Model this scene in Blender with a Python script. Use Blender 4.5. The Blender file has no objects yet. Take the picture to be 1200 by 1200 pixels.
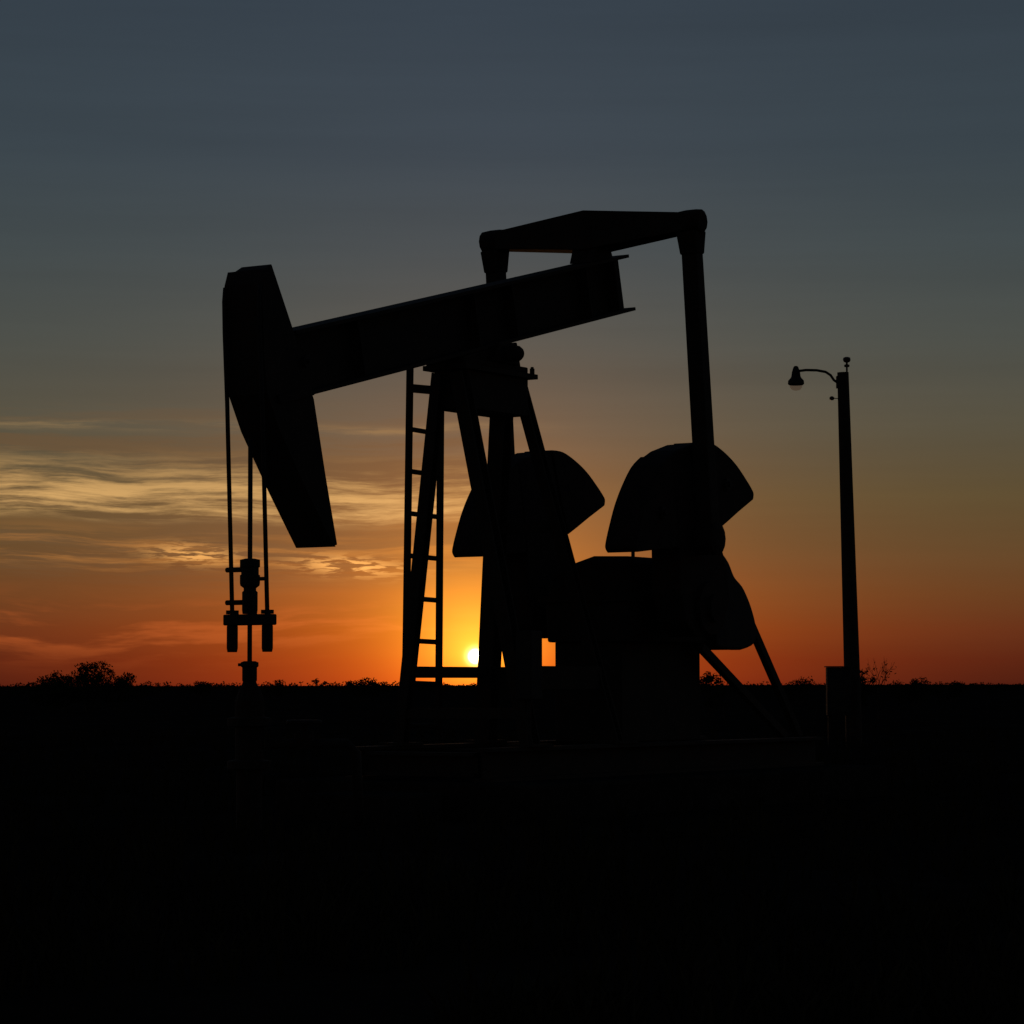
import bpy, bmesh, math, random
from mathutils import Vector, Matrix, noise
R = math.radians
random.seed(7)
scene = bpy.context.scene
COL = scene.collection

# ------------------------------------------------------------------ camera
CAM_Z = 1.1
cam_d = bpy.data.cameras.new('camera'); cam = bpy.data.objects.new('camera', cam_d); COL.objects.link(cam)
cam_d.sensor_width = 36; cam_d.lens = 102; cam_d.clip_end = 30000; cam_d.clip_start = 0.1
cam.location = (0, 0, CAM_Z); cam.rotation_euler = (R(90 + 3.417), R(0.10), 0)
scene.camera = cam

# ------------------------------------------------------------------ sky, sun, exposure
SUN_EL, SUN_AZ = 0.57, -0.72          # degrees; azimuth from +Y towards +X
scene.view_settings.view_transform = 'Standard'; scene.view_settings.look = 'None'
scene.view_settings.exposure = 0; scene.view_settings.gamma = 1; scene.view_settings.use_curve_mapping = False
sun_d = bpy.data.lights.new('sun', 'SUN'); sun = bpy.data.objects.new('sun', sun_d); COL.objects.link(sun)
sun_d.energy = 0.05; sun_d.angle = R(0.53); sun_d.color = (1.0, 0.42, 0.12)
sv = Vector((math.sin(R(SUN_AZ)) * math.cos(R(SUN_EL)), math.cos(R(SUN_AZ)) * math.cos(R(SUN_EL)), math.sin(R(SUN_EL))))
sun.rotation_euler = sv.to_track_quat('Z', 'Y').to_euler()
sun.location = (0, 0, 30)

def lin(c):
    return tuple(((v / 255) / 12.92 if v / 255 <= .04045 else ((v / 255 + .055) / 1.055) ** 2.4) for v in c)

class NT:
    """tiny helper for writing node maths"""
    def __init__(s, nt): s.nt = nt
    def node(s, t, **k):
        n = s.nt.nodes.new(t)
        for a, v in k.items(): setattr(n, a, v)
        return n
    def put(s, sock, v):
        if hasattr(v, 'is_output') or isinstance(v, bpy.types.NodeSocket): s.nt.links.new(v, sock)
        else: sock.default_value = v
    def m(s, op, a, b=0.0, c=0.0, clamp=False):
        n = s.node('ShaderNodeMath', operation=op, use_clamp=clamp)
        s.put(n.inputs[0], a); s.put(n.inputs[1], b); s.put(n.inputs[2], c)
        return n.outputs[0]
    def vec(s, x, y, z=0.0):
        n = s.node('ShaderNodeCombineXYZ')
        for i, v in enumerate((x, y, z)): s.put(n.inputs[i], v)
        return n.outputs[0]
    def noise(s, v, scale=1.0, detail=4.0, rough=.55, dist=0.0):
        n = s.node('ShaderNodeTexNoise'); s.put(n.inputs['Vector'], v)
        n.inputs['Scale'].default_value = scale; n.inputs['Detail'].default_value = detail
        n.inputs['Roughness'].default_value = rough; n.inputs['Distortion'].default_value = dist
        return n.outputs['Fac']
    def ramp(s, f, stops, interp='LINEAR'):
        n = s.node('ShaderNodeValToRGB'); e = n.color_ramp.elements; n.color_ramp.interpolation = interp
        while len(e) < len(stops): e.new(0.5)
        for i, (p, c) in enumerate(stops): e[i].position = p; e[i].color = (*c, 1)
        s.put(n.inputs[0], f); return n.outputs[0]
    def mix(s, f, a, b, mode='MIX'):
        n = s.node('ShaderNodeMix', data_type='RGBA', blend_type=mode)
        s.put(n.inputs[0], f); s.put(n.inputs[6], a); s.put(n.inputs[7], b); return n.outputs[2]
    def smooth(s, x, lo, hi):
        n = s.node('ShaderNodeMapRange', interpolation_type='SMOOTHSTEP'); s.put(n.inputs[0], x)
        n.inputs[1].default_value = lo; n.inputs[2].default_value = hi; return n.outputs[0]
    def scale(s, col, f):
        n = s.node('ShaderNodeVectorMath', operation='SCALE'); s.put(n.inputs[0], col); s.put(n.inputs[3], f); return n.outputs[0]
    def add(s, a, b):
        n = s.node('ShaderNodeVectorMath', operation='ADD'); s.put(n.inputs[0], a); s.put(n.inputs[1], b); return n.outputs[0]
    def bump(s, x, c, w):
        """gaussian bump around c"""
        d = s.m('DIVIDE', s.m('SUBTRACT', x, c), w)
        return s.m('EXPONENT', s.m('MULTIPLY', s.m('MULTIPLY', d, d), -1.0))

world = bpy.data.worlds.new('World'); scene.world = world; world.use_nodes = True
wt = world.node_tree; wt.nodes.clear(); W = NT(wt)
tc = W.node('ShaderNodeTexCoord').outputs['Generated']
nv = W.node('ShaderNodeVectorMath', operation='NORMALIZE'); wt.links.new(tc, nv.inputs[0])
sep = W.node('ShaderNodeSeparateXYZ'); wt.links.new(nv.outputs[0], sep.inputs[0])
DEG = 180 / math.pi
el = W.m('MULTIPLY', W.m('ARCSINE', sep.outputs[2]), DEG)
az = W.m('MULTIPLY', W.m('ARCTAN2', sep.outputs[0], sep.outputs[1]), DEG)
elp = W.m('MAXIMUM', el, 0.0)
fe = W.m('POWER', W.m('DIVIDE', elp, 90.0), 0.5)          # ramp axis: square root of elevation
P = lambda e: (e / 90) ** .5
near = [(0, (152, 46, 18)), (.5, (166, 60, 18)), (1.1, (170, 76, 22)), (1.8, (160, 86, 38)), (2.7, (138, 91, 52)), (3.7, (122, 92, 60)), (5, (103, 91, 74)), (6.8, (85, 86, 80)), (8.6, (72, 79, 82)), (10.5, (62, 72, 81)), (14, (54, 65, 76)), (35, (32, 41, 54)), (90, (17, 23, 34))]
away = [(0, (58, 24, 16)), (.5, (78, 33, 19)), (1.1, (92, 46, 26)), (1.8, (97, 61, 33)), (2.7, (95, 71, 43)), (3.7, (91, 77, 50)), (5, (84, 79, 63)), (6.8, (74, 78, 73)), (8.6, (64, 73, 75)), (10.5, (57, 68, 75)), (14, (51, 62, 72)), (35, (30, 39, 52)), (90, (17, 23, 34))]
rn = W.ramp(fe, [(P(e), lin(c)) for e, c in near]); ra = W.ramp(fe, [(P(e), lin(c)) for e, c in away])
daz = W.m('SUBTRACT', az, SUN_AZ)
g = W.m('EXPONENT', W.m('MULTIPLY', W.m('POWER', W.m('ABSOLUTE', W.m('DIVIDE', daz, 6.6)), 1.7), -1.0))
sky = W.mix(g, ra, rn)
sky = W.scale(sky, W.m('SUBTRACT', 1.0, W.m('MULTIPLY', W.smooth(W.m('ABSOLUTE', daz), 25, 140), .6)))
# thin uneven layering of the evening air
lay = W.noise(W.vec(W.m('MULTIPLY', az, .05), W.m('MULTIPLY', el, .9), 3.1), 1.0, 4, .6)
sky = W.scale(sky, W.m('ADD', .86, W.m('MULTIPLY', lay, .28)))
# cloud streaks low in the left half of the sky, thinning out to the right
lift = W.noise(W.vec(W.m('MULTIPLY', az, .16), W.m('MULTIPLY', el, .25), 4.4), 1.0, 2, .5)      # slow rise and fall of the layers
warp = W.noise(W.vec(W.m('MULTIPLY', az, .9), W.m('MULTIPLY', el, 2.4), 8.0), 1.0, 4, .6)
cel = W.m('ADD', W.m('ADD', el, W.m('MULTIPLY', W.m('SUBTRACT', lift, .5), .7)), W.m('MULTIPLY', W.m('SUBTRACT', warp, .5), .11))
leftm = W.m('SUBTRACT', 1.0, W.smooth(az, -2.2, 1.8))
farl = W.m('ADD', .35, W.m('MULTIPLY', W.smooth(az, -60, -14), .65))
leftm = W.m('MULTIPLY', leftm, farl)
fine = W.noise(W.vec(W.m('MULTIPLY', az, .95), W.m('MULTIPLY', cel, 11.0), 1.7), 1.0, 5, .65)
# dull grey-brown layers
s2 = W.noise(W.vec(W.m('MULTIPLY', az, .17), W.m('MULTIPLY', cel, 3.0), 5.7), 1.0, 5, .6)
lay2 = W.m('MULTIPLY', W.smooth(cel, 1.7, 2.5), W.m('SUBTRACT', 1.0, W.smooth(cel, 4.6, 6.0)))
c2 = W.m('MULTIPLY', W.m('MULTIPLY', W.smooth(W.m('ADD', s2, W.m('MULTIPLY', W.m('SUBTRACT', fine, .5), .25)), .38, .62), lay2), leftm)
sky = W.mix(W.m('MULTIPLY', c2, .60, clamp=True), sky, (*lin((108, 82, 55)), 1))
# the bright sheet
s1 = W.noise(W.vec(W.m('MULTIPLY', az, .20), W.m('MULTIPLY', cel, 3.3), 0.9), 1.0, 6, .62)
wisp = W.smooth(W.m('ADD', s1, W.m('MULTIPLY', W.m('SUBTRACT', fine, .5), .42)), .37, .68)
band = W.m('ADD', W.m('MULTIPLY', W.smooth(cel, 3.10, 3.42), W.m('SUBTRACT', 1.0, W.smooth(cel, 3.60, 4.75))), W.m('MULTIPLY', W.bump(cel, 5.1, .10), .22))
c1 = W.m('MULTIPLY', W.m('MULTIPLY', wisp, band), leftm)
sky = W.mix(W.m('MULTIPLY', c1, .95, clamp=True), sky, (*lin((214, 168, 104)), 1))
# warm thin streaks under it
s5 = W.noise(W.vec(W.m('MULTIPLY', az, .26), W.m('MULTIPLY', cel, 5.0), 14.3), 1.0, 5, .62)
c5 = W.m('MULTIPLY', W.m('MULTIPLY', W.smooth(s5, .46, .68), W.bump(cel, 2.55, .40)), leftm)
sky = W.mix(W.m('MULTIPLY', c5, .50, clamp=True), sky, (*lin((200, 130, 62)), 1))
# small bright ripples
s3 = W.noise(W.vec(W.m('ADD', W.m('MULTIPLY', az, 1.9), W.m('MULTIPLY', el, 1.2)), W.m('MULTIPLY', el, 13.0), 2.2), 1.0, 4, .55, .3)
patch = W.m('ADD', W.m('ADD', W.bump(az, -3.2, .95), W.m('MULTIPLY', W.bump(az, -6.25, .75), .8)), W.m('MULTIPLY', W.bump(az, -21.0, 3.0), .7))
c3 = W.m('MULTIPLY', W.m('MULTIPLY', W.smooth(s3, .46, .57), W.bump(W.m('ADD', el, W.m('MULTIPLY', az, .07)), 2.13, .17)), patch)
sky = W.mix(W.m('MULTIPLY', c3, 1.1, clamp=True), sky, (*lin((252, 182, 100)), 1))
# faint rosy streaks just above the horizon
s4 = W.noise(W.vec(W.m('MULTIPLY', az, .5), W.m('MULTIPLY', cel, 4.0), 9.3), 1.0, 4, .55)
c4 = W.m('MULTIPLY', W.m('MULTIPLY', W.smooth(s4, .42, .66), W.bump(cel, 1.15, .45)), leftm)
sky = W.mix(W.m('MULTIPLY', c4, .42, clamp=True), sky, (*lin((205, 100, 45)), 1))
# aureole and disc of the sun
dl = W.m('SUBTRACT', el, SUN_EL)
r = W.m('SQRT', W.m('ADD', W.m('MULTIPLY', daz, daz), W.m('MULTIPLY', dl, dl)))
ex = lambda w: W.m('EXPONENT', W.m('DIVIDE', r, -w))
# low down the glow is reddened by the longer path through the air
redden = W.ramp(W.m('DIVIDE', elp, 2.0), [(0, (1.0, .50, .35)), (.3, (1, .78, .7)), (.75, (1, 1, 1))])
rmul = W.node('ShaderNodeVectorMath', operation='MULTIPLY'); wt.links.new(W.scale((1.05, .25, .008), ex(1.6)), rmul.inputs[0]); wt.links.new(redden, rmul.inputs[1])
sky = W.add(sky, rmul.outputs[0])
rm2 = W.node('ShaderNodeVectorMath', operation='MULTIPLY'); wt.links.new(W.scale((1.3, .92, .08), ex(.70)), rm2.inputs[0]); wt.links.new(redden, rm2.inputs[1])
sky = W.add(sky, rm2.outputs[0])
sky = W.add(sky, W.scale((6.0, 4.6, 1.6), W.m('EXPONENT', W.m('MULTIPLY', W.m('POWER', W.m('DIVIDE', r, .13), 2.0), -1.0))))
disc = W.m('SUBTRACT', 1.0, W.smooth(r, .04, .17))
sky = W.add(sky, W.scale((14., 11., 5.), disc))
# a little of the clear-air sky model over everything
nis = W.node('ShaderNodeTexSky', sky_type='NISHITA'); nis.sun_disc = False
nis.sun_elevation = R(SUN_EL); nis.sun_rotation = R(SUN_AZ); nis.dust_density = 2.0
sky = W.add(sky, W.scale(nis.outputs[0], .0004))
bg = W.node('ShaderNodeBackground'); wt.links.new(sky, bg.inputs[0]); bg.inputs[1].default_value = 1.0
wo = W.node('ShaderNodeOutputWorld'); wt.links.new(bg.outputs[0], wo.inputs[0])

# ------------------------------------------------------------------ materials
MATS = {}
def mat(name, c1, c2, scale=6.0, rough=.75, metal=0.0, bump=.15, spec=.25):
    m = bpy.data.materials.new(name); m.use_nodes = True; nt = m.node_tree; N = NT(nt)
    b = nt.nodes['Principled BSDF']
    co = N.node('ShaderNodeTexCoord').outputs['Object']
    n1 = N.noise(co, scale, 6, .62); n2 = N.noise(co, scale * 7, 4, .6)
    f = N.m('ADD', N.m('MULTIPLY', n1, .7), N.m('MULTIPLY', n2, .3))
    nt.links.new(N.ramp(f, [(.36, c1), (.64, c2)]), b.inputs['Base Color'])
    b.inputs['Roughness'].default_value = rough; b.inputs['Metallic'].default_value = metal
    b.inputs['Specular IOR Level'].default_value = spec
    bp = N.node('ShaderNodeBump'); bp.inputs['Strength'].default_value = bump; bp.inputs['Distance'].default_value = .02
    nt.links.new(n2, bp.inputs['Height']); nt.links.new(bp.outputs[0], b.inputs['Normal'])
    MATS[name] = m; return m
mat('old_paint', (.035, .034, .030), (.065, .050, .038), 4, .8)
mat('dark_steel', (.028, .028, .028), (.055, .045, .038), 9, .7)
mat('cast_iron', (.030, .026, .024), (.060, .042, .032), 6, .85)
mat('cable', (.03, .03, .03), (.06, .055, .05), 30, .7)
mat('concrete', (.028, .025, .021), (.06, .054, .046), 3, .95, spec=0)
mat('pole_wood', (.045, .034, .026), (.085, .066, .05), 8, .9)
mat('grey_metal', (.030, .031, .032), (.055, .055, .052), 5, .75)
mat('porcelain', (.09, .05, .035), (.13, .08, .06), 5, .35)
mat('bark', (.04, .032, .025), (.075, .06, .045), 20, .95)
mat('leaf', (.022, .028, .012), (.045, .05, .022), 3, .9, spec=0)
mat('dry_grass', (.030, .027, .015), (.065, .055, .030), 2, .95, spec=0)
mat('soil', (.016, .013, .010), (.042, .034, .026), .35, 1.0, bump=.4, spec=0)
gm = bpy.data.materials.new('lamp_glass'); gm.use_nodes = True
gN = NT(gm.node_tree); gm.node_tree.nodes.remove(gm.node_tree.nodes['Principled BSDF'])
gt = gN.node('ShaderNodeBsdfTransparent'); gt.inputs[0].default_value = (.93, .84, .80, 1)
gg = gN.node('ShaderNodeBsdfGlossy'); gg.inputs['Color'].default_value = (.5, .5, .5, 1); gg.inputs['Roughness'].default_value = .3
gx = gN.node('ShaderNodeMixShader'); gx.inputs[0].default_value = .10
gm.node_tree.links.new(gt.outputs[0], gx.inputs[1]); gm.node_tree.links.new(gg.outputs[0], gx.inputs[2])
gm.node_tree.links.new(gx.outputs[0], gm.node_tree.nodes['Material Output'].inputs[0])
MATS['lamp_glass'] = gm

# ------------------------------------------------------------------ mesh helpers (local frame x = along beam to the tail, y = to the left, z up)
def L(a, l, z): return Vector((a, -l, z))
def box(bm, x0, x1, y0, y1, z0, z1, mtx=None):
    vs = [bm.verts.new((x, y, z)) for x in (x0, x1) for y in (y0, y1) for z in (z0, z1)]
    for f in ((0, 1, 3, 2), (4, 6, 7, 5), (0, 4, 5, 1), (2, 3, 7, 6), (0, 2, 6, 4), (1, 5, 7, 3)): bm.faces.new([vs[i] for i in f])
    if mtx is not None:
        for v in vs: v.co = mtx @ v.co
    return vs
def frame(d, up=Vector((0, 0, 1))):
    d = d.normalized()
    if abs(d.dot(up)) > .99: up = Vector((1, 0, 0))
    s = d.cross(up).normalized(); u = s.cross(d).normalized(); return s, u
def bar(bm, p, q, w, h, up=Vector((0, 0, 1)), w1=None, h1=None):
    """rectangular bar from p to q, w across and h along the up side"""
    p, q = Vector(p), Vector(q); s, u = frame(q - p, up); rings = []
    for c, ww, hh in ((p, w, h), (q, w1 or w, h1 or h)):
        rings.append([bm.verts.new(c + s * (i * ww / 2) + u * (j * hh / 2)) for i, j in ((-1, -1), (1, -1), (1, 1), (-1, 1))])
    a, b = rings
    for i in range(4): bm.faces.new((a[i], a[(i + 1) % 4], b[(i + 1) % 4], b[i]))
    bm.faces.new(a[::-1]); bm.faces.new(b)
def tube(bm, pts, rad, n=10, cap=True):
    pts = [Vector(p) for p in pts]; rad = rad if isinstance(rad, (list, tuple)) else [rad] * len(pts); rings = []
    for i, p in enumerate(pts):
        d = (pts[min(i + 1, len(pts) - 1)] - pts[max(i - 1, 0)]); s, u = frame(d)
        rings.append([bm.verts.new(p + (s * math.cos(t) + u * math.sin(t)) * rad[i]) for t in (2 * math.pi * k / n for k in range(n))])
    for a, b in zip(rings, rings[1:]):
        for k in range(n): bm.faces.new((a[k], a[(k + 1) % n], b[(k + 1) % n], b[k]))
    if cap: bm.faces.new(rings[0][::-1]); bm.faces.new(rings[-1])
def ibeam(bm, p, q, w, h, tf=.03, tw=.02, up=Vector((0, 0, 1))):
    p, q = Vector(p), Vector(q); s, u = frame(q - p, up)
    bar(bm, p + u * (h / 2 - tf / 2), q + u * (h / 2 - tf / 2), w, tf, up); bar(bm, p - u * (h / 2 - tf / 2), q - u * (h / 2 - tf / 2), w, tf, up)
    bar(bm, p, q, tw, h - 2 * tf - .002, up)
def prism(bm, poly, l0, l1):
    """polygon in (a, z) drawn out across the beam from l0 to l1"""
    A = [bm.verts.new(L(a, l0, z)) for a, z in poly]; B = [bm.verts.new(L(a, l1, z)) for a, z in poly]; n = len(poly)
    for i in range(n): bm.faces.new((A[i], A[(i + 1) % n], B[(i + 1) % n], B[i]))
    bm.faces.new(A[::-1]); bm.faces.new(B)
def lathe(bm, prof, base=Vector((0, 0, 0)), axis=Vector((0, 0, 1)), n=14):
    pts = [Vector(base) + axis * h for r_, h in prof]; s, u = frame(axis); rings = []
    for (r_, h), p in zip(prof, pts):
        rings.append([bm.verts.new(p + (s * math.cos(t) + u * math.sin(t)) * max(r_, .0015)) for t in (2 * math.pi * k / n for k in range(n))])
    for a, b in zip(rings, rings[1:]):
        for k in range(n): bm.faces.new((a[k], a[(k + 1) % n], b[(k + 1) % n], b[k]))
    bm.faces.new(rings[0][::-1]); bm.faces.new(rings[-1])
def obj(name, bm, m, parent=None, bevel=0.0, seg=2, smooth=False, loc=None):
    bmesh.ops.recalc_face_normals(bm, faces=bm.faces)
    me = bpy.data.meshes.new(name); bm.to_mesh(me); bm.free()
    if smooth:
        for p in me.polygons: p.use_smooth = True
    me.materials.append(MATS[m]); o = bpy.data.objects.new(name, me); COL.objects.link(o)
    if parent: o.parent = parent
    if loc: o.location = loc
    if bevel:
        b = o.modifiers.new('bevel', 'BEVEL'); b.width = bevel; b.segments = seg; b.limit_method = 'ANGLE'; b.angle_limit = R(35)
    return o
def copy(o, parent=None, loc=None):
    c = o.copy(); COL.objects.link(c); c.parent = parent
    if loc is not None: c.location = loc
    return c
def thing(name, label, cat, loc=(0, 0, 0), rz=0.0, group=None):
    o = bpy.data.objects.new(name, None); COL.objects.link(o); o.location = loc; o.rotation_euler = (0, 0, rz); o.empty_display_size = .3
    return tag(o, label, cat, group)
def tag(o, label, cat, group=None):
    o['label'] = label; o['category'] = cat
    if group: o['group'] = group
    return o
NB = bmesh.new

# ------------------------------------------------------------------ ground
def axis_steps(lo, hi, near, far_step):
    out = [0.0]; s = .5
    while out[-1] < hi:
        out.append(out[-1] + s); s = s * (1.0 if out[-1] < near else 1.22)
    neg = [0.0]; s = .5
    while -neg[-1] < -lo:
        neg.append(neg[-1] - s); s = s * (1.0 if -neg[-1] < min(near, 16) else 1.22)
    return sorted(set(neg + out))
xs = axis_steps(-9000, 9000, 16, 1); ys = axis_steps(-3000, 14000, 62, 1)
bm = NB(); grid = []
for y in ys:
    row = []
    for x in xs:
        d = math.hypot(x, y)
        h = .10 * noise.noise(Vector((x * .23, y * .23, 0))) + .05 * noise.noise(Vector((x * .9, y * .9, 4)))
        k = min(1, max(0, (140 - d) / 80)); pad = min(1, max(0, (math.hypot(x - .6, y - 26) - 4.5) / 3))
        row.append(bm.verts.new((x, y, h * k * pad)))
    grid.append(row)
for r0, r1 in zip(grid, grid[1:]):
    for i in range(len(xs) - 1): bm.faces.new((r0[i], r0[i + 1], r1[i + 1], r1[i]))
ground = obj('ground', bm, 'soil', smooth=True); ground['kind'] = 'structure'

# ------------------------------------------------------------------ pump jack
TH = R(33)
PJ_LOC = (-0.281, 25.2, 0.0); PJ_RZ = math.pi / 2 - TH
pj = thing('pump_jack', 'dark beam pump jack with tall horsehead, ladder and two mushroom-shaped counterweights', 'pump jack', PJ_LOC, PJ_RZ)

fd = thing('foundation', 'low pale concrete slab under the pump jack', 'foundation', PJ_LOC, PJ_RZ)
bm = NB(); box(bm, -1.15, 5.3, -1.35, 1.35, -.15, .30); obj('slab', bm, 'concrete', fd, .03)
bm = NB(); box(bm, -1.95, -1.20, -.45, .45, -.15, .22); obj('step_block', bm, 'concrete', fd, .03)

# skid base
ZS = .30
for k in range(2):
    s_ = -1 if k == 0 else 1
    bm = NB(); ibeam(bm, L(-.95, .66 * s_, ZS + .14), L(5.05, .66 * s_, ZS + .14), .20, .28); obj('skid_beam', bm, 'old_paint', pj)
for a in (-.85, .35, 1.55, 2.9, 4.0, 4.95):
    bm = NB(); ibeam(bm, L(a, -.555, ZS + .14), L(a, .555, ZS + .14), .14, .20); obj('cross_member', bm, 'old_paint', pj)

# samson post: platform, four legs, ties
sp_b = NB()
box(sp_b, -.44, .52, -.175, .175, 3.47, 3.80)
sp = obj('samson_post', sp_b, 'old_paint', pj, .01)
bm = NB(); box(bm, -.54, .60, -.225, .225, 3.803, 3.845); obj('top_plate', bm, 'old_paint', sp)
feet = dict(fl=(-.26, -.65), fr=(-.26, .69), rl=(1.06, -.64), rr=(1.22, .65))
legw = dict(fl=.098, fr=.125, rl=.15, rr=.098)
tops = dict(fl=(-.46, -.135), fr=(-.46, .155), rl=(.55, -.125), rr=(.56, .125))
legpt = {}
for k in feet:
    (fa, fl_), (ta, tl) = feet[k], tops[k]
    p, q = L(fa, fl_, ZS + .28), L(ta, tl, 3.54); q = p.lerp(q, 3.20 / 2.96); legpt[k] = (p, q)
    bm = NB(); ibeam(bm, p, q, legw[k], legw[k] * 1.05, .018, .016, Vector((1, 0, 0))); obj('leg', bm, 'old_paint', sp)
    bm = NB(); box(bm, fa - .16, fa + .16, -fl_ - .13, -fl_ + .13, ZS + .282, ZS + .305); obj('foot_plate', bm, 'old_paint', sp)
def at(k, z):
    p, q = legpt[k]; return p.lerp(q, (z - p.z) / (q.z - p.z))
for a_, b_, z, h in (('fl', 'rl', 1.215, .10), ('fr', 'rr', 1.165, .20), ('fl', 'fr', .86, .09), ('rl', 'rr', 1.165, .20)):
    bm = NB(); bar(bm, at(a_, z), at(b_, z), .07, h); obj('tie_bar', bm, 'old_paint', sp)
bm = NB(); bar(bm, at('rl', 2.5), at('rr', 2.5), .06, .09); obj('tie_bar', bm, 'old_paint', sp)
for k, (a, l) in enumerate(((-.50, -.19), (-.50, .19), (.56, -.19), (.56, .19))):
    bm = NB(); lathe(bm, [(.022, 0), (.022, .05), (.014, .052), (.014, .065)], L(a, l, 3.847), n=8); obj('bolt', bm, 'dark_steel', sp)

# saddle (centre) bearing
PIV = (0.10, 3.98)
bm = NB(); box(bm, -.47, .48, -.20, .20, 3.847, 3.90); sb = obj('saddle_bearing', bm, 'cast_iron', pj, .01)
for s_ in (-1, 1):
    bm = NB(); lathe(bm, [(.04, 0), (.068, .012), (.068, .12), (.045, .15), (.02, .16)], L(PIV[0], s_ * .225, PIV[1] + .0), L(0, s_, 0)); obj('bearing_cap', bm, 'cast_iron', sb, smooth=False)
    bm = NB(); prism(bm, [(PIV[0] - .2, 3.902), (PIV[0] + .2, 3.902), (PIV[0] + .10, 4.07), (PIV[0] - .10, 4.07)], s_ * .16, s_ * .222); obj('bearing_cheek', bm, 'cast_iron', sb, .01)

bm = NB(); box(bm, -.42, -.24, -.80, -.64, .98, 1.56); swb = obj('switch_box', bm, 'grey_metal', pj, .01)
bm = NB(); tube(bm, [L(-.33, .72, .585), L(-.33, .72, .985)], .02, 8); obj('conduit', bm, 'dark_steel', swb)
# walking beam
SL = .2416
def bz(a): return 3.93 + (a + 2.69) * SL - .275          # centre line of the beam
wb_b = NB(); p, q = L(-2.75, 0, bz(-2.75)), L(2.40, 0, bz(2.40)); ibeam(wb_b, p, q, .27, .53, .030, .022)
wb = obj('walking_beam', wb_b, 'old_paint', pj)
dirv = (q - p).normalized(); upv = Vector((-dirv.z, 0, dirv.x))
bm = NB(); prism(bm, [(-.45, 3.902), (.44, 3.902), (.38, bz(.38) - .279), (-.42, bz(-.42) - .279)], -.15, .15); obj('saddle_block', bm, 'cast_iron', sb, .01)
for a in (-1.9, -.2, .4, 1.65, 2.15):
    c = L(a, 0, bz(a)); bm = NB()
    for s_ in (-1, 1): bar(bm, c + Vector((0, s_ * .067, 0)) - upv * .232, c + Vector((0, s_ * .067, 0)) + upv * .232, .018, .108, Vector((0, 1, 0)))
    obj('stiffener_plate', bm, 'old_paint', wb)

# horsehead
face = [(-3.345, 4.33), (-3.385, 4.22), (-3.395, 4.09), (-3.375, 3.84), (-3.325, 3.58), (-3.265, 3.36), (-3.12, 3.09), (-2.795, 2.64), (-2.455, 2.205)]
face = [(a + d, z) for (a, z), d in zip(face, (.10, .10, .10, .095, .065, .04, .05, .075, .10))]
back = [(-2.275, 2.225), (-2.435, 2.78), (-2.59, 3.37), (-2.73, 3.62), (-2.865, 3.90), (-3.145, 4.385)]
bm = NB()
prism(bm, face + back, -.15, .15)
hh = obj('horsehead', bm, 'old_paint', pj, .008)
bm = NB()
fo = [(a - .022, z) for a, z in face]; prism(bm, fo + [(a - .002, z) for a, z in face[::-1]], -.19, .19)
obj('face_plate', bm, 'old_paint', hh)
for s_ in (-1, 1):
    bm = NB(); lathe(bm, [(.05, 0), (.05, .03), (.02, .032), (.02, .06)], L(-2.72, s_ * .152, 3.66), L(0, s_, 0), 10); obj('hinge_pin', bm, 'dark_steel', hh)
    bm = NB(); prism(bm, [(-3.05, 3.30), (-2.62, 3.40), (-2.66, 3.46), (-3.09, 3.36)], s_ * .152, s_ * .175); obj('side_rib', bm, 'old_paint', hh)

# bridle, carrier bar, clamp and polished rod
AH = -3.215
for s_ in (-1, 1):
    pts = [L(a - .032, s_ * .172, z) for a, z in ((-3.288, 4.20), (-3.300, 4.09), (-3.292, 3.84))] + [L(-3.290, s_ * .172, 3.3), L(AH - .0, s_ * .172, 1.62)]
    bm = NB(); tube(bm, pts, .0175, 8); cb = obj('bridle_cable', bm, 'cable', pj, smooth=True)
    bm = NB(); lathe(bm, [(.038, 0), (.044, .03), (.044, .20), (.036, .22)], L(AH, s_ * .172, 1.36), n=12); obj('cable_socket', bm, 'dark_steel', cb)
bm = NB(); bar(bm, L(AH, -.228, 1.61), L(AH, .228, 1.61), .10, .085); car = obj('carrier_bar', bm, 'dark_steel', pj, .01)
for s_ in (-1, 1):
    bm = NB(); lathe(bm, [(.05, 0), (.05, .03)], L(AH, s_ * .172, 1.655), n=10); obj('nut', bm, 'dark_steel', car)
bm = NB(); tube(bm, [L(AH, 0, .80), L(AH, 0, 3.02)], .0185, 10); obj('polished_rod', bm, 'dark_steel', pj, smooth=True)
bm = NB(); lathe(bm, [(.058, 0), (.062, .03), (.062, .17), (.05, .18), (.05, .20), (.076, .22), (.080, .24), (.080, .30), (.070, .305), (.070, .36), (.080, .365), (.080, .42), (.04, .43)], L(AH, 0, 1.655), n=14); rc = obj('rod_clamp', bm, 'dark_steel', pj)
for (l0, l1, z, t) in ((-.215, -.07, 2.00, .04), (-.215, -.06, 1.745, .04), (.10, .185, 1.925, .03)):
    bm = NB(); tube(bm, [L(AH - .02, l0, z), L(AH - .02, l1, z)], t / 2, 8); obj('clamp_bolt', bm, 'dark_steel', rc)

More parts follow.
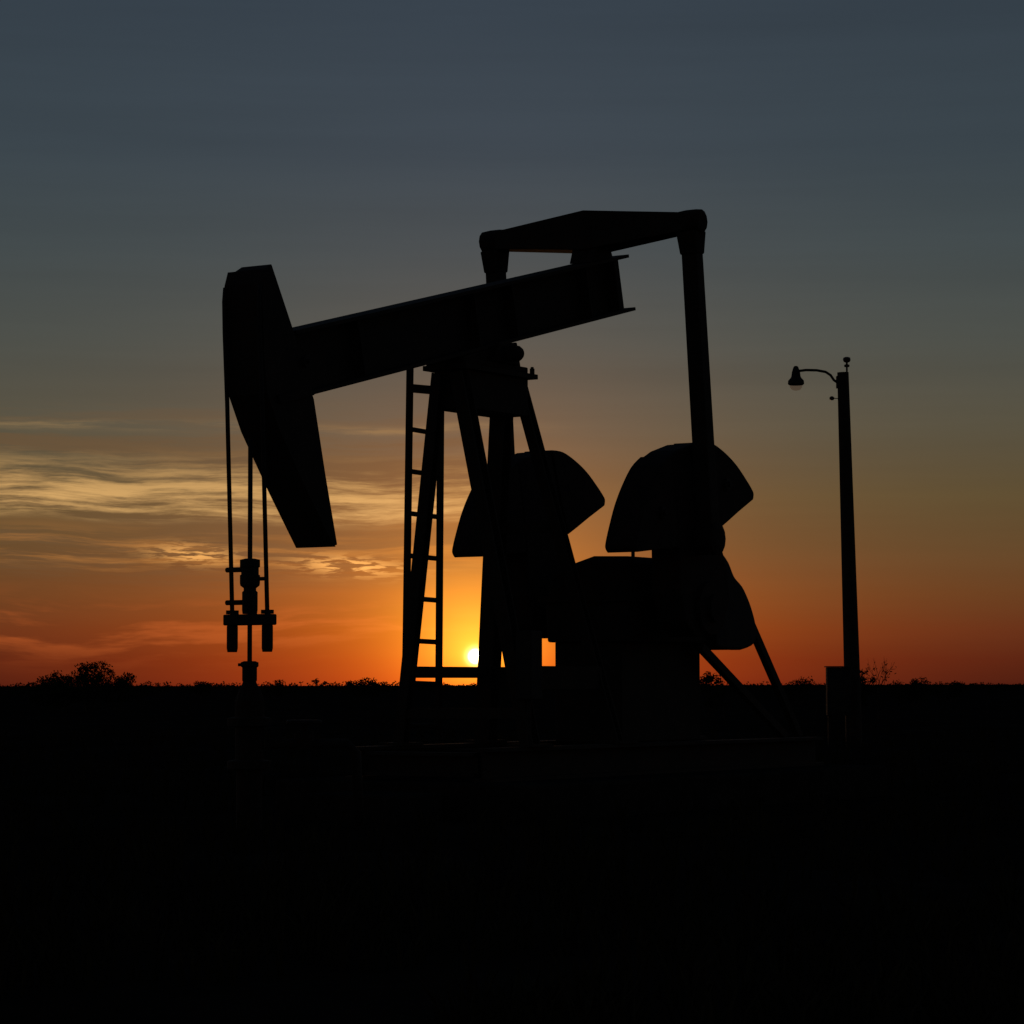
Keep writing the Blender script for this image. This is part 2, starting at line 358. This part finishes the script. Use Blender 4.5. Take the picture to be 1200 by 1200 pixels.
# equalizer
AE, ZE = 1.90, 5.305
bm = NB(); secs = []
for l, h, w in ((-1.02, .085, .10), (-.5, .135, .14), (0, .185, .17), (.5, .135, .14), (1.02, .085, .10)):
    secs.append([bm.verts.new(L(AE + i * w, l, ZE + j * h)) for i, j in ((-1, -1), (1, -1), (1, 1), (-1, 1))])
for a_, b_ in zip(secs, secs[1:]):
    for i in range(4): bm.faces.new((a_[i], a_[(i + 1) % 4], b_[(i + 1) % 4], b_[i]))
bm.faces.new(secs[0][::-1]); bm.faces.new(secs[-1])
eq = obj('equalizer', bm, 'old_paint', pj, .008)
bm = NB(); prism(bm, [(AE - .20, bz(AE - .20) + .277), (AE + .16, bz(AE + .16) + .277), (AE + .10, ZE - .11), (AE - .12, ZE - .11)], -.13, .13); obj('equalizer_bearing', bm, 'cast_iron', eq, .01)

# pitman arms
for s_ in (-1, 1):
    lt, lb = 1.068 * s_ - .015, 1.09 * s_
    top, bot = L(AE, lt, 5.20), L(2.135, lb, 2.42)
    bm = NB(); bar(bm, top, bot, .135, .155, Vector((0, 1, 0)), .155, .16); pm = obj('pitman_arm', bm, 'old_paint', pj, .012)
    d = (bot - top).normalized()
    bm = NB(); lathe(bm, [(.075, -.125), (.105, -.115), (.112, -.05), (.112, .05), (.105, .115), (.075, .125)], L(AE, lt, ZE + .005), L(0, s_, 0), 12); obj('pitman_bearing', bm, 'cast_iron', pm)
    bm = NB(); bar(bm, top + d * -.02, top + d * .19, .215, .205, Vector((0, 1, 0)), .165, .17); obj('bearing_neck', bm, 'cast_iron', pm, .015)
    bm = NB(); lathe(bm, [(.10, -.10), (.15, -.08), (.15, .09), (.09, .11)], L(2.14, lb, 2.43), L(0, s_, 0), 14); obj('wrist_pin', bm, 'cast_iron', pm)

# cranks with counterweights
MC = (2.10, 2.655); U = (.966, .259); V = (-.259, .966)
def cf(u, v): return (MC[0] + u * U[0] + v * V[0], MC[1] + u * U[1] + v * V[1])
LC, HT = .82, .162
arm = [(-.30, .605), (-.15, .628), (.15, .628), (.30, .605), (.33, .1), (.37, -.25), (.46, -.62), (.44, -.90), (.28, -1.08), (0, -1.15), (-.28, -1.08), (-.44, -.90), (-.46, -.62), (-.37, -.25), (-.33, .1)]
wt_r = [(.31, .612), (.50, .555), (.70, .43), (.88, .28), (1.03, .11), (1.115, .0), (1.135, -.05), (1.11, -.10), (.80, -.15), (.56, -.195), (.385, -.225), (.345, .1)]
def spline(pts, n=5):
    out = []
    for i in range(len(pts) - 1):
        p0, p1, p2, p3 = pts[max(i - 1, 0)], pts[i], pts[i + 1], pts[min(i + 2, len(pts) - 1)]
        for k in range(n):
            t = k / n
            out.append(tuple(.5 * (2 * b + (c - a) * t + (2 * a - 5 * b + 4 * c - d) * t * t + (3 * b - a - 3 * c + d) * t ** 3) for a, b, c, d in zip(p0, p1, p2, p3)))
    return out + [pts[-1]]
wt_r = spline(wt_r[:8], 4) + wt_r[8:]
for s_ in (-1, 1):
    l = LC * s_
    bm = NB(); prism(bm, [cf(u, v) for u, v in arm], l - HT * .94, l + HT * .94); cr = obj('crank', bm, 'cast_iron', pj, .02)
    for m_ in (-1, 1):
        bm = NB(); poly = [cf(u * m_, v) for u, v in wt_r]; prism(bm, poly if m_ > 0 else poly[::-1], l - HT, l + HT); obj('counterweight', bm, 'cast_iron', cr, .045, 4)
        bm = NB(); c = cf(m_ * .62, .15); lathe(bm, [(.06, 0), (.06, .03), (.03, .032), (.03, .055)], L(c[0], l + s_ * (HT + .001), c[1]), L(0, s_, 0), 6); obj('weight_bolt', bm, 'dark_steel', cr)
    c = cf(0, -.88); bm = NB(); lathe(bm, [(.25, 0), (.25, .05), (.13, .052), (.13, .10)], L(c[0], l + s_ * (HT * .94 + .001), c[1]), L(0, s_, 0), 18); obj('crank_hub', bm, 'cast_iron', cr)
SH = cf(0, -.88)

# gear reducer
bm = NB(); sec = [(-.42, 1.495), (.50, 1.495), (.52, 1.90), (.50, 2.21), (.45, 2.275), (.07, 2.285), (-.36, 2.16), (-.44, 1.85)]; rings = []
for a, k in ((1.72, .93), (1.80, 1.0), (3.08, 1.0), (3.16, .93)):
    rings.append([bm.verts.new(L(a, l * k, 1.495 + (z - 1.495) * k)) for l, z in sec])
for r0, r1 in zip(rings, rings[1:]):
    for i in range(8): bm.faces.new((r0[i], r0[(i + 1) % 8], r1[(i + 1) % 8], r1[i]))
bm.faces.new(rings[0]); bm.faces.new(rings[-1])
gb_ = obj('gear_reducer', bm, 'cast_iron', pj, .02, 2)
bm = NB(); box(bm, 1.68, 3.17, -.55, .47, 1.86, 1.92); obj('casing_flange', bm, 'cast_iron', gb_, .006)
bm = NB(); tube(bm, [L(2.62, .0, 2.30), L(2.62, .0, 2.46)], .018, 8); obj('breather', bm, 'dark_steel', gb_)
bm = NB(); tube(bm, [L(SH[0], -.66, SH[1]), L(SH[0], .66, SH[1])], .13, 16); obj('crank_shaft', bm, 'dark_steel', gb_)
bm = NB(); box(bm, 1.80, 3.26, -.36, .36, .58, 1.50); pd = obj('pedestal', bm, 'old_paint', pj, .01)
# belt guard, motor, rear braces
bg_p = [(3.19, 1.46), (3.42, 1.44)] + spline([(3.69, 1.435), (3.90, 1.475), (3.99, 1.55), (3.985, 1.69), (3.92, 1.82), (3.84, 1.93), (3.72, 2.05), (3.56, 2.14), (3.45, 2.27), (3.30, 2.37), (3.19, 2.40)], 3)
bm = NB(); prism(bm, bg_p, .44, .58); bgd = obj('belt_guard', bm, 'grey_metal', pj, .03)
bm = NB(); lathe(bm, [(.10, -.36), (.19, -.33), (.20, -.30), (.20, .28), (.17, .32), (.05, .34)], L(3.62, .05, 1.70), L(0, 1, 0), 18); mo = obj('motor', bm, 'grey_metal', pj)
bm = NB(); box(bm, 3.30, 3.95, -.40, .42, 1.44, 1.495); obj('motor_plate', bm, 'old_paint', mo)
for (a0, z0, a1, z1, l) in ((3.82, 1.90, 5.02, .585, .50), (3.02, 1.46, 4.72, .585, .50)):
    bm = NB(); bar(bm, L(a0, l, z0), L(a1, l, z1), .065, .075); obj('rear_brace', bm, 'old_paint', pj)

# ladder on the far side of the post
LL, A0, A1 = -.80, .03, .555
ld = bpy.data.objects.new('ladder', None); COL.objects.link(ld); ld.parent = pj
for a, zt, dt in ((A0, 3.93, .06), (A1, 3.72, .02)):
    bm = NB(); bar(bm, L(a - .02, LL, .585), L(a + dt, LL, zt), .042, .055, Vector((1, 0, 0))); obj('rail', bm, 'old_paint', ld)
for k in range(8):
    z = .735 + k * .3755
    sh = .075 * (z - .585) / 3.2 - .02
    bm = NB(); tube(bm, [L(A0 + sh, LL, z + .012), L(A1 + sh * .6, LL, z)], .0225, 8); obj('rung', bm, 'old_paint', ld)
bm = NB(); bar(bm, L(A0 + .03, LL, 3.74), L(A0 + .1, -.17, 3.66), .05, .075); obj('ladder_bracket', bm, 'old_paint', ld)
bm = NB(); bar(bm, L(A1 + .0, LL, 3.70), L(A1 - .05, -.17, 3.66), .05, .06); obj('ladder_bracket', bm, 'old_paint', ld)

def world_at(a, l, z=0.0):
    return Vector((PJ_LOC[0] + a * math.sin(TH) + l * math.cos(TH), PJ_LOC[1] + a * math.cos(TH) - l * math.sin(TH), z))

# ------------------------------------------------------------------ wellhead under the polished rod
wh = thing('wellhead', 'squat wellhead with stuffing box under the hanging polished rod', 'wellhead', world_at(AH, 0))
bm = NB(); lathe(bm, [(.10, -.1), (.10, .45), (.17, .46), (.17, .52), (.11, .53), (.11, .78), (.17, .79), (.17, .85), (.12, .86)], n=16); obj('casing_head', bm, 'cast_iron', wh)
bm = NB(); lathe(bm, [(.115, .862), (.115, .98), (.085, 1.07), (.06, 1.11), (.052, 1.13), (.058, 1.14), (.058, 1.24), (.07, 1.25), (.07, 1.28), (.045, 1.29)], n=14); sbx = obj('stuffing_box', bm, 'cast_iron', wh)
bm = NB(); tube(bm, [(-.055, 0, 1.262), (-.09, 0, 1.262)], .012, 8); obj('grease_fitting', bm, 'dark_steel', sbx)
bm = NB(); tube(bm, [(.12, 0, .65), (.75, .1, .65), (.82, .12, .58), (.85, .12, -.1)], .04, 10); fl = obj('flow_line', bm, 'dark_steel', wh, smooth=True)
bm = NB(); lathe(bm, [(.13, 0), (.14, .01), (.14, .025), (.13, .035)], Vector((.42, .05, .80)), n=16); vv = obj('valve_wheel', bm, 'dark_steel', wh)
bm = NB(); lathe(bm, [(.075, -.19), (.075, -.06), (.03, -.05), (.018, -.001)], Vector((.42, .05, .80)), n=12); obj('valve_body', bm, 'cast_iron', vv)

# ------------------------------------------------------------------ light pole, 53 m off
lp = thing('light_pole', 'leaning wooden pole with a curved-arm yard lamp near the top', 'light pole', (6.23, 53, 0))
bm = NB(); lean = lambda z: Vector((-.0215 * z, 0, z))
tube(bm, [lean(-.3), lean(1.5), lean(3.5), lean(5.5), lean(6.82)], [.155, .145, .130, .115, .105], 14); obj('pole', bm, 'pole_wood', lp, smooth=False)
t = lean(6.70)
bm = NB(); tube(bm, [t + Vector((-.10, 0, -.07)), t + Vector((-.17, 0, -.02)), t + Vector((-.23, 0, .07)), t + Vector((-.32, 0, .13)), t + Vector((-.48, 0, .16)), t + Vector((-.68, 0, .165)), t + Vector((-.80, 0, .15))], .024, 8); am = obj('lamp_arm', bm, 'grey_metal', lp, smooth=True)
bm = NB(); box(bm, t.x - .125, t.x - .095, -.06, .06, t.z - .17, t.z + .05); obj('arm_bracket', bm, 'grey_metal', am)
hx = t + Vector((-.865, 0, 0)); bm = NB()
lathe(bm, [(.025, .24), (.045, .22), (.075, .13), (.085, .05), (.10, .02), (.145, -.03), (.150, -.09), (.13, -.11)][::-1], hx + Vector((0, 0, .0)), n=18); lh = obj('lamp_head', bm, 'grey_metal', lp)
bm = NB(); lathe(bm, [(.035, -.21), (.075, -.198), (.105, -.165), (.12, -.112)], hx, n=18); obj('lamp_lens', bm, 'lamp_glass', lh, smooth=True)
bm = NB(); tube(bm, [t + Vector((.07, 0, .05)), t + Vector((.07, 0, .30))], .017, 8); ip = obj('insulator_pin', bm, 'dark_steel', lp)
bm = NB(); lathe(bm, [(.045, .22), (.05, .24), (.05, .26), (.02, .27), (.02, .30), (.055, .315), (.072, .35), (.065, .39), (.03, .405)], t + Vector((.07, 0, 0)), n=12); obj('insulator', bm, 'porcelain', ip)
bm = NB(); lathe(bm, [(.03, 0), (.045, .02), (.045, .05), (.02, .07)], t + Vector((-.21, 0, -.39)), n=10); cl = obj('cable_clip', bm, 'porcelain', lp)
bm = NB(); tube(bm, [t + Vector((-.10, 0, -.36)), t + Vector((-.20, 0, -.355))], .008, 6); obj('clip_hook', bm, 'dark_steel', cl)

cc = thing('control_cabinet', 'low metal electrical cabinet on two posts at the foot of the light pole', 'electrical cabinet', (5.85, 52.2, 0))
bm = NB(); box(bm, -.20, .22, -.12, .14, .55, 1.41); cab = obj('cabinet_box', bm, 'grey_metal', cc, .01)
bm = NB(); box(bm, -.17, .19, -.14, -.123, .60, 1.36); dr = obj('cabinet_door', bm, 'grey_metal', cc, .004)
bm = NB(); tube(bm, [(.14, -.165, .93), (.14, -.165, 1.05)], .012, 8); obj('handle', bm, 'dark_steel', dr)
bm = NB(); box(bm, -.225, .245, -.165, .155, 1.412, 1.432); obj('rain_hood', bm, 'grey_metal', cc)
for x in (-.15, .17):
    bm = NB(); box(bm, x - .03, x + .03, -.03, .03, -.1, .548); obj('post', bm, 'dark_steel', cc)

# ------------------------------------------------------------------ shrubs and small trees
def grow(bm, p, d, ln, r_, depth, tips, rng, spread):
    pts = [p]; q = p; dd = d.copy()
    for i in range(3):
        dd = (dd + Vector((rng.uniform(-1, 1), rng.uniform(-1, 1), rng.uniform(-.5, .7))) * .22).normalized(); q = q + dd * ln / 3; pts.append(q)
    tube(bm, pts, [r_, r_ * .88, r_ * .76, r_ * .62], 5 if depth < 2 else 4)
    tips.append((q, dd))
    if depth == 0: return
    for k in range(rng.choice((2, 3, 3))):
        nd = (dd + Vector((rng.uniform(-1, 1), rng.uniform(-1, 1), rng.uniform(-.35, .75))) * spread).normalized()
        grow(bm, pts[rng.choice((2, 3, 3))], nd, ln * rng.uniform(.6, .85), r_ * .6, depth - 1, tips, rng, spread)
def leaves(bm, c, n, rad, size, rng, flat=.75):
    for i in range(n):
        while True:
            o = Vector((rng.uniform(-1, 1), rng.uniform(-1, 1), rng.uniform(-1, 1)))
            if o.length < 1: break
        p = c + Vector((o.x * rad, o.y * rad, o.z * rad * flat))
        u = Vector((rng.uniform(-1, 1), rng.uniform(-1, 1), rng.uniform(-1, 1))).normalized(); v = u.orthogonal().normalized()
        s = size * rng.uniform(.6, 1.4)
        bm.faces.new([bm.verts.new(p + w) for w in (u * s, v * s * .45, -u * s, -v * s * .45)])
def plant(name, label, cat, px, top, wpx, dist, seed, dens, stems, group=None, twig=1.0, depth=2, spread=.8):
    """a shrub standing dist metres off; top = pixels its crown stands above the horizon, wpx = its width"""
    rng = random.Random(seed); s = 3400 / dist; h = CAM_Z + top / s; w = wpx / s
    x = (px - 600) / 3400 * dist
    t_ = thing(name, label, cat, (x, dist, 0), 0, group)
    bm = NB(); tips = []
    for k in range(stems):
        f = (k + .5) / stems - .5
        d = Vector((f * w / h * 1.1 + rng.uniform(-.12, .12), rng.uniform(-.4, .4), 1)).normalized()
        grow(bm, Vector((f * w * .25, rng.uniform(-.1, .1), -.1)), d, h * .46, .035 * h * .55, depth, tips, rng, spread)
    zs = max(p.z for p, d in tips); xsn = [p.x for p, d in tips]; sx = w / max(.01, max(xsn) - min(xsn)); cx = (max(xsn) + min(xsn)) / 2
    for v in bm.verts: v.co.z *= h / zs; v.co.x = (v.co.x - cx) * min(sx, 2.2)
    obj('trunk' if 'tree' in name else 'stems', bm, 'bark', t_)
    if dens:
        bm = NB()
        for p, d in tips:
            q = Vector(((p.x - cx) * min(sx, 2.2), p.y, p.z * h / zs)); leaves(bm, q - Vector((0, 0, .08 * h)), dens, .20 * min(w, h) * twig, .05 * (dist / 100) ** .7, rng)
        obj('crown' if 'tree' in name else 'foliage', bm, 'leaf', t_)
    return t_
GL = 'shrubs along the left horizon'; GR = 'shrubs along the right horizon'
plant('shrub', 'rounded leafy shrub at the left end of the tallest left-hand clump', 'shrub', 68, 15, 56, 120, 1, 60, 7, GL, 1.1)
plant('shrub', 'tallest leafy shrub, middle of the clump on the left horizon', 'shrub', 104, 30, 50, 122, 2, 30, 7, GL, .8)
plant('shrub', 'smaller leafy shrub at the right end of the left-hand clump', 'shrub', 139, 21, 36, 121, 3, 28, 6, GL, .8)
plant('shrub', 'thin low shrub just right of the left-hand clump', 'shrub', 166, 6, 16, 130, 4, 8, 3, GL)
plant('shrub', 'tiny flat shrub between the left clump and the wellhead', 'shrub', 236, 5, 24, 260, 5, 18, 4, GL)
plant('shrub', 'small shrub right of the wellhead', 'shrub', 322, 6, 26, 240, 7, 20, 4, GL)
plant('small_tree', 'tiny lone tree midway between the wellhead and the ladder', 'tree', 375, 8, 14, 420, 8, 30, 1, None, .9)
plant('shrub', 'rounded shrub near the foot of the ladder', 'shrub', 431, 8, 46, 200, 9, 34, 6, GL)
plant('shrub', 'dark round shrub seen under the rear braces', 'shrub', 832, 16, 26, 95, 10, 26, 5, GR)
plant('shrub', 'thin twiggy shrub between the two rear braces', 'shrub', 849, 13, 10, 95, 11, 2, 2, GR, .5)
plant('shrub', 'low ragged shrub left of the electrical cabinet', 'shrub', 938, 9, 36, 150, 12, 14, 5, GR)
plant('shrub', 'leafy shrub touching the right side of the light pole', 'shrub', 1012, 20, 20, 90, 13, 18, 4, GR)
plant('small_tree', 'small bare tree with open twigs right of the light pole', 'tree', 1034, 33, 32, 90, 14, 1, 2, None, .35, 3, .95)
plant('shrub', 'low spreading shrub right of the small bare tree', 'shrub', 1066, 8, 44, 140, 15, 22, 6, GR)
plant('shrub', 'flattest shrub at the right end of the right-hand row', 'shrub', 1108, 4, 36, 180, 16, 18, 5, GR)

# far scrub: one ragged mass towards the horizon
rng = random.Random(21); bm = NB()
for i in range(900):
    d = rng.uniform(300, 1500); px = rng.uniform(-900, 2100)
    side = 1.0 if px < 520 else (.8 if px < 900 else .5)
    h = CAM_Z * rng.uniform(.5, 1.0) + d / 3400 * rng.uniform(.6, 5.6) * side; x = (px - 600) / 3400 * d; w = rng.uniform(2, 9) * d / 900
    for k in range(int(14 + rng.random() * 16)):
        f = rng.uniform(-1, 1); hh_ = h * (1 - abs(f) ** 2 * .7)
        leaves(bm, Vector((x + f * w, d + rng.uniform(-w, w) * .5, rng.uniform(.05, 1) * hh_)), 3, .25 * h * .5, .12 * (d / 300), rng)
sc = obj('distant_scrub', bm, 'leaf'); sc['kind'] = 'stuff'; sc['label'] = 'dark ragged scrub along the far horizon'; sc['category'] = 'scrub'

# dry grass and low weeds on the open ground
rng = random.Random(5); verts = []; faces = []
for i in range(5200):
    y = 8.5 + 60 * rng.random() ** 1.6; x = rng.uniform(-.21, .21) * y * 1.25
    ca, sa = math.cos(TH), math.sin(TH); dx, dy = x - PJ_LOC[0], y - PJ_LOC[1]
    a, l = dx * sa + dy * ca, dx * ca - dy * sa
    if -3.9 < a < 5.5 and abs(l) < 1.6: continue
    if noise.noise(Vector((x * .35, y * .35, 9))) < -.12: continue
    hgt = rng.uniform(.06, .26)
    for b_ in range(7):
        an = rng.uniform(0, 6.283); le = rng.uniform(.2, .8) * hgt; r_ = rng.uniform(0, .07); wd = .004 + .006 * rng.random()
        p = Vector((x + r_ * math.cos(an), y + r_ * math.sin(an), -.08)); dv = Vector((math.cos(an), math.sin(an), 0)); sd = Vector((-dv.y, dv.x, 0)) * wd
        q = p + dv * le * .4 + Vector((0, 0, .08 + hgt * .65)); t_ = p + dv * le + Vector((0, 0, .08 + hgt * rng.uniform(.85, 1.1)))
        n = len(verts); verts += [p - sd, p + sd, q + sd * .8, q - sd * .8, t_]; faces += [(n, n + 1, n + 2, n + 3), (n + 3, n + 2, n + 4)]
me = bpy.data.meshes.new('dry_grass'); me.from_pydata(verts, [], faces); me.materials.append(MATS['dry_grass'])
gr = bpy.data.objects.new('dry_grass', me); COL.objects.link(gr); gr['kind'] = 'stuff'; gr['label'] = 'sparse dry grass tufts over the dark ground'; gr['category'] = 'grass'
